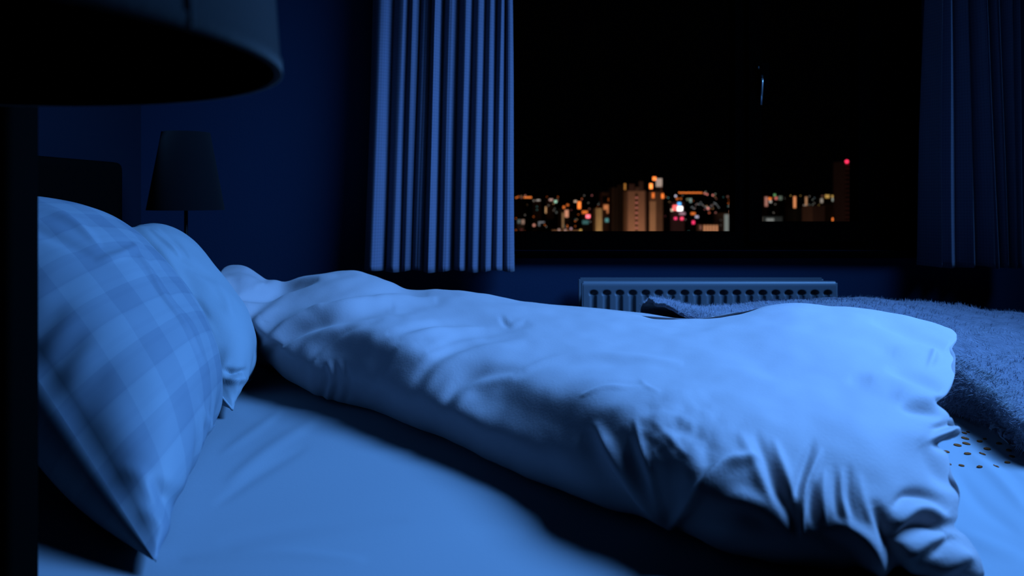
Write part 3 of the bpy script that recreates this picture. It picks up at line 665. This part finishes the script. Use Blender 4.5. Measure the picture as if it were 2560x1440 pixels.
building('low_block', 1345, 1390, 550, 760, dk, 'dark low block with a grey sign on its roof', [('lit_sign', 1346, 1361, 554, 557, em((.8, .85, .95), .22)), ('lit_sign', 1346, 1350, 557, 565, em((.8, .85, .95), .15)), ('lit_sign', 1332, 1338, 560, 566, em((1, .4, .3), .6))], dimw, 3, seed=6)
building('apartment_block', 1396, 1424, 522, 720, dk, 'dark block with a thin tan stair shaft and an orange bay', [('stair_shaft', 1405, 1409.5, 532, 571, em(WARM, .22)), ('lit_bay', 1412, 1421, 525, 543, em((1, .42, .25), .65)), ('lit_bay', 1407, 1412, 515, 521, em(ORANGE, .9)), ('lit_bay', 1416, 1422, 510, 515, em(ORANGE, .6))], dimw, 4, seed=7)
building('low_hall', 1380, 1452, 576, 660, tan, 'long low pale hall at the foot of the left pane', [('lit_sign', 1395, 1400, 572, 577, em((1, .6, .5), .45)), ('lit_sign', 1411, 1416, 573, 577, em((1, .6, .5), .45)), ('lit_sign', 1425, 1430, 569, 574, em((1, .6, .7), .45)), ('lit_sign', 1449, 1454, 573, 579, em(YEL, .6))], seed=8)
building('apartment_block', 1424, 1456, 528, 790, dk, 'black block left of the pale yellow tower', [('lit_sign', 1444, 1452, 504, 522, em(ORANGE, 1.6)), ('roof_light', 1435, 1442, 501, 506, em((1, .7, .5), .6))], dimw, 5, seed=9)
building('apartment_block', 1455, 1489, 525, 740, dk, 'dark block with a red beacon and a teal sign', [('lit_sign', 1456, 1471, 551, 560, em(TEAL, .16)), ('red_beacon', 1465, 1475, 537, 545, em((1, .15, .2), 2.4)), ('lit_sign', 1455, 1469, 527, 534, em(ORANGE, .8))], dimw, 3, seed=10)
building('slab_tower', 1490, 1505, 522, 640, (.55, .45, .28), 'narrow floodlit pale yellow tower', [('wall_rib', 1496.2, 1498.2, 521, 590, conc((.65, .55, .35)))], seed=11)
building('apartment_block', 1505, 1530, 482, 720, br, 'brown block with a large orange lit gable', [('lit_gable', 1509, 1526, 512, 524, em((1, .33, .12), .55)), ('lit_gable', 1517, 1526, 524, 533, em((1, .33, .12), .45)), ('lit_sign', 1513, 1522, 546, 555, em(TEAL, .35)), ('roof_light', 1520, 1526, 495, 503, em(ORANGE, .8)), ('dark_opening', 1506, 1524, 490, 508, conc((.02, .02, .02)))], seed=12)
t = building('stepped_tower', 1529, 1566, 470, 690, (.16, .11, .10), 'dark stepped tower left of the big tower with the window column', [('upper_step', 1543, 1566, 462, 471, conc((.14, .10, .09))), ('beacon', 1560, 1564.5, 459, 474, em((1, .4, .08), .45)), ('stair_shaft', 1560, 1565, 500, 600, conc((.5, .38, .34)))] + [('wall_rib', q, q+2, 472, 600, conc((.10, .07, .07))) for q in (1536, 1547, 1556)], seed=13)
t = building('apartment_tower', 1568, 1614, 478, 640, (.42, .26, .20), 'broad brown tower with a single column of small windows', [('roof_house', 1572, 1586, 460, 478, conc((.10, .06, .06))), ('roof_house', 1588, 1597, 468, 478, conc((.14, .09, .08))), ('roof_house', 1597, 1608, 453, 478, conc((.09, .06, .06))), ('wall_rib', 1567, 1569, 478, 600, conc((.2, .13, .11))), ('wall_rib', 1612, 1615, 478, 600, conc((.15, .1, .09)))], seed=14)
for k in range(8):
    y = 486+k*12.6
    boxes('window', [prect(1589, 1593, y, y+5, 640, .8)], conc((.01, .01, .01)), t)
    boxes('lit_window', [prect(1589, 1593.5, y+7, y+9.5, 640, .8)], em((1, .3, .25), .55), t)
building('slender_tower', 1623.5, 1657, 480, 650, (.26, .17, .13), 'slender floodlit tan tower crowned with a white block and orange lamps', [('lit_face', 1623.5, 1639, 503, 600, conc((.75, .52, .36))), ('crown_block', 1640, 1655, 446, 467, em((1, .75, .62), .42)), ('roof_house', 1638, 1652, 467, 480, conc((.03, .03, .03))),  # light on the tower's front face is put into a paler facade colour
   ('orange_lamp', 1631.5, 1640, 442, 451, em(ORANGE, 2.0)), ('orange_lamp', 1623.5, 1631, 459, 472, em((1, .25, .05), 2.6)), ('orange_lamp', 1630, 1635.5, 482, 495, em(ORANGE, 1.0)), ('orange_lamp', 1653.5, 1659, 484, 496, em(ORANGE, 1.5)), ('mast', 1652, 1654, 463, 484, conc((.3, .15, .1)))] + [('wall_rib', q, q+1, 482, 600, conc((.2, .13, .1))) for q in (1644, 1649, 1654)], seed=15)
building('office_block', 1661, 1678, 528, 735, (.12, .07, .08), 'dark wine-coloured block right of the slender tower', lit=[((1, .25, .3), .25)], nlit=4, seed=16)
building('shop_building', 1676, 1711, 506, 680, (.1, .06, .08), 'blazing white and red shop building with a blue lamp on top', [('lit_sign', 1692, 1706, 516, 527, em((1, .95, .95), 3.0)), ('lit_sign', 1682, 1694, 513, 526, em((1, .12, .12), 1.8)), ('blue_lamp', 1694, 1702, 506, 513, em(BLUE, 1.8)), ('lit_sign', 1677, 1683, 522, 528, em((1, .8, .6), .8)), ('lit_sign', 1698, 1713, 531, 537, em((1, .55, .7), .35)),
   ('red_lamp', 1685.5, 1692, 543, 549, em((1, .05, .18), 1.4)), ('red_lamp', 1701, 1708, 543, 550, em((1, .06, .15), 1.6))], seed=17)
building('office_block', 1712, 1735, 541, 735, (.08, .06, .06), 'dark block with a crimson lamp', [('red_lamp', 1730, 1736.5, 552, 560, em((1, .04, .15), 1.4)), ('roof_light', 1727, 1738, 531, 537, em(ORANGE, .8)), ('roof_light', 1738, 1746, 539, 545, em((.8, .75, 1), .6))], dimw, 2, seed=18)
building('apartment_block', 1718, 1728, 494, 980, (.1, .1, .09), 'small distant block with two pale green windows', [('lit_window', 1716, 1723, 496, 501, em((.7, .85, .6), .2)), ('lit_window', 1724, 1729, 496, 506, em((.6, .9, .85), .35))], seed=19)
building('colonnade_hall', 1757, 1798, 562, 640, (.12, .08, .06), 'low hall with a row of orange lit columns', [('lit_column', 1759+q*7.6, 1763.5+q*7.6, 563, 590, em((1, .42, .2), .55)) for q in range(5)]+[('lit_column', 1749, 1753, 563, 574, em((1, .4, .3), .2))], seed=20)
building('apartment_block', 1800, 1838, 534, 665, (.20, .14, .12), 'brown block with a pale grey lift shaft beside the window post', [('lift_shaft', 1811, 1821, 536, 600, em((.75, .85, .8), .22)), ('lit_window', 1824, 1830, 535, 542, em((1, .5, .4), .35)), ('orange_lamp', 1827, 1836, 517, 524, em(ORANGE, 1.1))], [(WHITE, .15), (WARM, .2)], 6, seed=21)
# seen through the right sash
building('apartment_block', 1903, 1920, 490, 900, (.2, .12, .1), 'block with a pink lit corner at the left of the right pane', [('lit_panel', 1912, 1919, 492, 516, em((1, .42, .32), .38)), ('lit_panel', 1921, 1928, 494, 500, em(ORANGE, 1.1)), ('lit_panel', 1923, 1929, 501, 507, em(WHITE, .45))], seed=22)
building('apartment_block', 1932, 1948, 490, 925, dk, 'small dark block with pink and green lamps', [('roof_light', 1934, 1939, 485, 490, em((.3, .8, .3), .5)), ('lit_panel', 1937, 1943, 492, 499, em((1, .25, .2), .6)), ('lit_panel', 1946, 1955, 490, 500, em((.5, .65, .5), .18))], [(WHITE, .4), (WARM, .3)], 5, seed=23)
building('low_hall', 1906, 1956, 543, 560, (.18, .18, .17), 'grey flat-roofed hall at the bottom of the right pane', [('roof_light', 1916, 1934, 546, 553, em((.9, .95, .9), .22))], seed=24)
building('office_block', 1960, 1981, 492, 960, (.10, .06, .05), 'dim block left of the orange strip tower', lit=[(ORANGE, .3), (WHITE, .2)], nlit=5, seed=25)
building('strip_tower', 1982, 1992, 490, 760, (.2, .12, .1), 'thin tower with a glowing orange strip', [('lit_strip', 1983.5, 1989.5, 491, 525, em((1, .36, .14), .75))], seed=26)
building('strip_tower', 2011, 2019, 490, 780, (.2, .13, .1), 'thin tan tower with a pale lit foot', [('lit_strip', 2013, 2017.5, 492, 520, em((1, .5, .25), .4)), ('lit_strip', 2008, 2016, 512, 520, em((1, .8, .65), .3))], seed=27)
building('office_block', 2021, 2042, 487, 840, (.1, .1, .1), 'block covered with pale green-white windows', lit=[((.75, .85, .75), .35), (WHITE, .3), ((.5, .7, .8), .3)], nlit=22, seed=28)
building('office_block', 1992, 2029, 521, 650, (.03, .03, .03), 'black block in front of the thin tan tower', seed=29)
building('office_block', 2031, 2062, 515, 620, (.16, .10, .08), 'plain dim brown block in the middle of the right pane', seed=30)
building('office_block', 2045, 2090, 492, 860, (.28, .21, .12), 'yellowish lit block with bright roof lamps', [('roof_light', 2063, 2073, 487, 495, em(YEL, .5)), ('roof_light', 2079, 2089, 488, 494, em(YEL, .55)), ('lit_panel', 2080, 2089, 495, 503, em((.85, .95, .85), .4)), ('lit_panel', 2051, 2057, 497, 507, em((1, .85, .7), .3))], [(YEL, .4), (WHITE, .3)], 10, seed=31)
building('hotel_block', 2084, 2111, 510, 700, (.25, .18, .10), 'low block with blazing yellow floodlights next to the tall tower', [('floodlight', 2086, 2096, 527, 541, em((1, .7, .3), .85)), ('floodlight', 2098, 2108, 527, 542, em((1, .62, .25), 1.1)), ('floodlight', 2101, 2107, 521, 526, em(WHITE, .4)), ('orange_lamp', 2080, 2087, 545, 552, em(ORANGE, 1.6)), ('orange_lamp', 2091, 2096, 550, 554, em(WARM, .8)), ('orange_lamp', 2098, 2104, 549, 554, em(PINK, .8))], seed=32)
t = building('office_tower', 2112.5, 2143, 403, 600, (.05, .03, .03), 'tall dark tower with striped floors and a red beacon on its roof', seed=33)
for k in range(14):
    y = 408+k*11; boxes('floor_band', [prect(2114, 2141, y, y+5.5, 600, .5)], conc((.24, .10, .09)), t)
c_ = at(2117, 404, 598)
bm = bmesh.new(); bmesh.ops.create_icosphere(bm, subdivisions=2, radius=1.35, matrix=Matrix.Translation(c_)); me = bpy.data.meshes.new('beacon'); bm.to_mesh(me); bm.free(); me.materials.append(em((1, .03, .10), 2.0))
bo = bpy.data.objects.new('beacon', me); C.objects.link(bo); attach(bo, t); bo['label'] = 'glowing red beacon'

# street and house lamps on the slope, each a lamp of its own
lampmesh = {}
def lamp(px, py, rpx, col, s, label, group):
    c = ray_ground(px, py+rpx); Y = c[1]; key = (col, s)
    if key not in lampmesh:
        bm = bmesh.new()
        bmesh.ops.create_icosphere(bm, subdivisions=1, radius=1.0, matrix=Matrix.Translation((0, 0, 1.0)))
        for f in bm.faces: f.material_index = 0
        r = bmesh.ops.create_cone(bm, segments=6, radius1=.12, radius2=.1, depth=6, cap_ends=True, matrix=Matrix.Translation((0, 0, -2.6)))
        for v in r['verts']:
            for f in v.link_faces: f.material_index = 1
        me = bpy.data.meshes.new('street_lamp'); bm.to_mesh(me); bm.free(); me.materials.append(em(col, s)); me.materials.append(conc((.02, .02, .02))); lampmesh[key] = me
    o = bpy.data.objects.new('street_lamp', lampmesh[key]); C.objects.link(o); o.location = c; sc = rpx*Y/F; o.scale = (sc, sc, sc)
    return tag(o, label, 'lamp', group)
rg = random.Random(11)
ORD = ['leftmost', 'second', 'third', 'fourth', 'fifth', 'sixth', 'seventh', 'eighth', 'ninth', 'tenth', 'eleventh', 'twelfth', 'thirteenth', 'fourteenth', 'rightmost']
MARKS = [(1300, 'the black block at the far left'), (1325, 'the gap left of the twin blocks'), (1342, 'the left twin block'), (1375, 'the right twin block'), (1405, 'the block with the orange bay'), (1440, 'the tall orange sign'), (1470, 'the red beacon'), (1497, 'the pale yellow tower'), (1517, 'the orange gable'), (1545, 'the stepped tower'), (1668, 'the wine-coloured block'), (1695, 'the shop building'), (1723, 'the crimson lamp'), (1750, 'the left end of the column hall'), (1778, 'the lit column hall'), (1815, 'the pale lift shaft'),
         (1912, 'the pink lit corner'), (1940, 'the small dark block'), (1968, 'the dim block'), (1987, 'the orange strip tower'), (2015, 'the thin tan tower'), (2031, 'the green-white windows'), (2055, 'the yellowish block'), (2075, 'the bright roof lamps'), (2100, 'the yellow floodlights')]
CN = {ORANGE: 'orange', WARM: 'amber', WHITE: 'white', PINK: 'pink', RED: 'red', TEAL: 'teal', YEL: 'yellow', (1, .3, .3): 'pink', (.8, .85, .9): 'grey-white', (1, .7, .65): 'rosy', (.7, .8, .85): 'bluish', (1, .4, .3): 'reddish', (1, .5, .3): 'amber', (.7, .75, .7): 'pale', (.4, .8, .8): 'teal'}
def where(x, y, col, what):
    m_ = min(MARKS, key=lambda t: abs(t[0]-x)); hgt = 'on the skyline' if y < 496 else ('high on the slope' if y < 512 else ('halfway down' if y < 530 else 'low down'))
    side = 'left of' if x < m_[0]-4 else ('right of' if x > m_[0]+4 else 'at')
    return '%s %s %s, %s %s' % (CN[col], what, hgt, side, m_[1])
for k in range(15):
    lamp(1698+k*4.0, 481.5+(.6 if k % 3 else 0), 1.7, ORANGE, 1.6, ORD[k]+' orange lamp of the long row along the hilltop', 'orange lamps in a row on the hilltop')
for q in ((1762,483.5,'left'),(1768,486,'middle'),(1782,488,'right')): lamp(q[0], q[1], 2.4, (1, .3, .25), .9, q[2]+' one of three pink lamps past the end of the orange hilltop row', 'pink lamps on the hilltop')
for q in ((1764,480,'left'),(1788,485,'right')): lamp(q[0], q[1], 1.8, (.6, .7, .55), .35, q[2]+' one of two pale green lamps by the pink hilltop lamps', 'pale green lamps on the hilltop')
lamp(1689, 490, 3, (.85, .8, 1), .9, 'single white lamp below the hilltop row', 'white lamp'); lamp(1693, 497, 3.5, ORANGE, .55, 'dim orange lamp under the single white lamp', 'dim lamp'); lamp(1702, 497, 3, ORANGE, .4, 'faint orange lamp right of the dim one', 'dim lamp')
for q in ((1291,494,ORANGE,.9,'orange lamp nearest the left curtain'),(1296,492,ORANGE,.7,'orange lamp second from the left curtain'),(1313,489,(1,.4,.3),.4,'faint pink lamp above the four bright orange lamps'),(1304,494,(1,.4,.3),.3,'faint pink lamp left of the four bright orange lamps')):
    lamp(q[0], q[1], 2.2, q[2], q[3], q[4], 'orange lamps at the far left')
for k, x in enumerate((1312, 1317, 1322, 1327)): lamp(x, 493.5, 2.4, (1, .25, .05), 1.3, ('leftmost', 'second', 'third', 'rightmost')[k]+' of four bright orange lamps by the curtain edge', 'bright orange lamps at the far left')
for k in range(60):
    x = rg.uniform(1286, 1560) if k < 28 else rg.uniform(1662, 1836)
    y = rg.uniform(488, 545); c, s = rg.choice([(ORANGE, .5), (WARM, .4), (WHITE, .3), ((1, .3, .3), .4), (TEAL, .3), (ORANGE, .9)])
    lamp(x, y, rg.uniform(.9, 1.9), c, s, where(x, y, c, 'street lamp'), 'scattered street lamps, left pane')
for k in range(26):
    x = 1722+k*3.0; y = 512+6*math.sin(k*.5)+rg.uniform(-2, 5)+k*.1
    c = rg.choice([(.8, .85, .9), (1, .7, .65), (.7, .8, .85)])
    lamp(x, y, rg.uniform(1.1, 1.4), c, .35, where(x, y, c, 'house light'), 'grey-white house lights')
for q in ((1770,521,(1,.3,.25),1.0,3.2,'brightest pink-red lamp amid the cloud of house lights'),(1773,532,(1,.2,.1),.5,2.5,'red-orange lamp just under the brightest pink-red lamp'),(1789,532,(1,.35,.3),.5,2,'small reddish lamp right of the cloud of house lights'),(1718,545,(1,.4,.35),.35,2,'small faint reddish lamp right of the two crimson lamps')):
    lamp(q[0], q[1], q[4], q[2], q[3], q[5], 'reddish lamps on the slope')
for k in range(34):
    x = rg.uniform(1906, 2108); y = rg.uniform(487, 512); c, s = rg.choice([(ORANGE, .7), (WARM, .5), (WHITE, .35), (YEL, .5), (RED, .4), (TEAL, .3)])
    lamp(x, y, rg.uniform(1.0, 2.0), c, s, where(x, y, c, 'street lamp'), 'scattered street lamps, right pane')
for k in range(40):
    left = k < 26
    x = rg.uniform(1288, 1830) if left else rg.uniform(1908, 2105); y = rg.uniform(490, 560) if left else rg.uniform(490, 520)
    c = rg.choice([(1, .4, .3), (1, .5, .3), (.7, .75, .7), (.4, .8, .8)])
    lamp(x, y, rg.uniform(1.6, 3.0), c, .16, where(x, y, c, 'dim glow'), 'dim glows, %s pane' % ('left' if left else 'right'))
for q in ((1940,515,2.8,'upper'),(1959,528,2.6,'middle'),(1954,533,2.2,'lowest')): lamp(q[0], q[1], q[2], (1, .22, .12), .7, q[3]+' of three red-orange lamps above the grey flat-roofed hall', 'red-orange lamps in the right pane')

# street floodlights washing the towers from below
def flood(px, py, Y, power, col, r=3):
    l = bpy.data.lights.new('floodlight', 'POINT'); l.energy = power; l.color = col; l.shadow_soft_size = r
    o = bpy.data.objects.new('flood_light', l); C.objects.link(o); o.location = at(px, py, Y)
flood(1600, 640, 590, 15000, (1, .55, .36)); flood(1632, 620, 610, 16000, (1, .62, .36)); flood(1497, 610, 615, 9000, (1, .75, .4))
flood(1420, 640, 600, 20000, (1, .5, .3)); flood(1780, 650, 590, 20000, (1, .55, .35)); flood(2070, 640, 560, 5000, (1, .45, .25)); flood(1940, 620, 520, 12000, (.8, .9, .9))
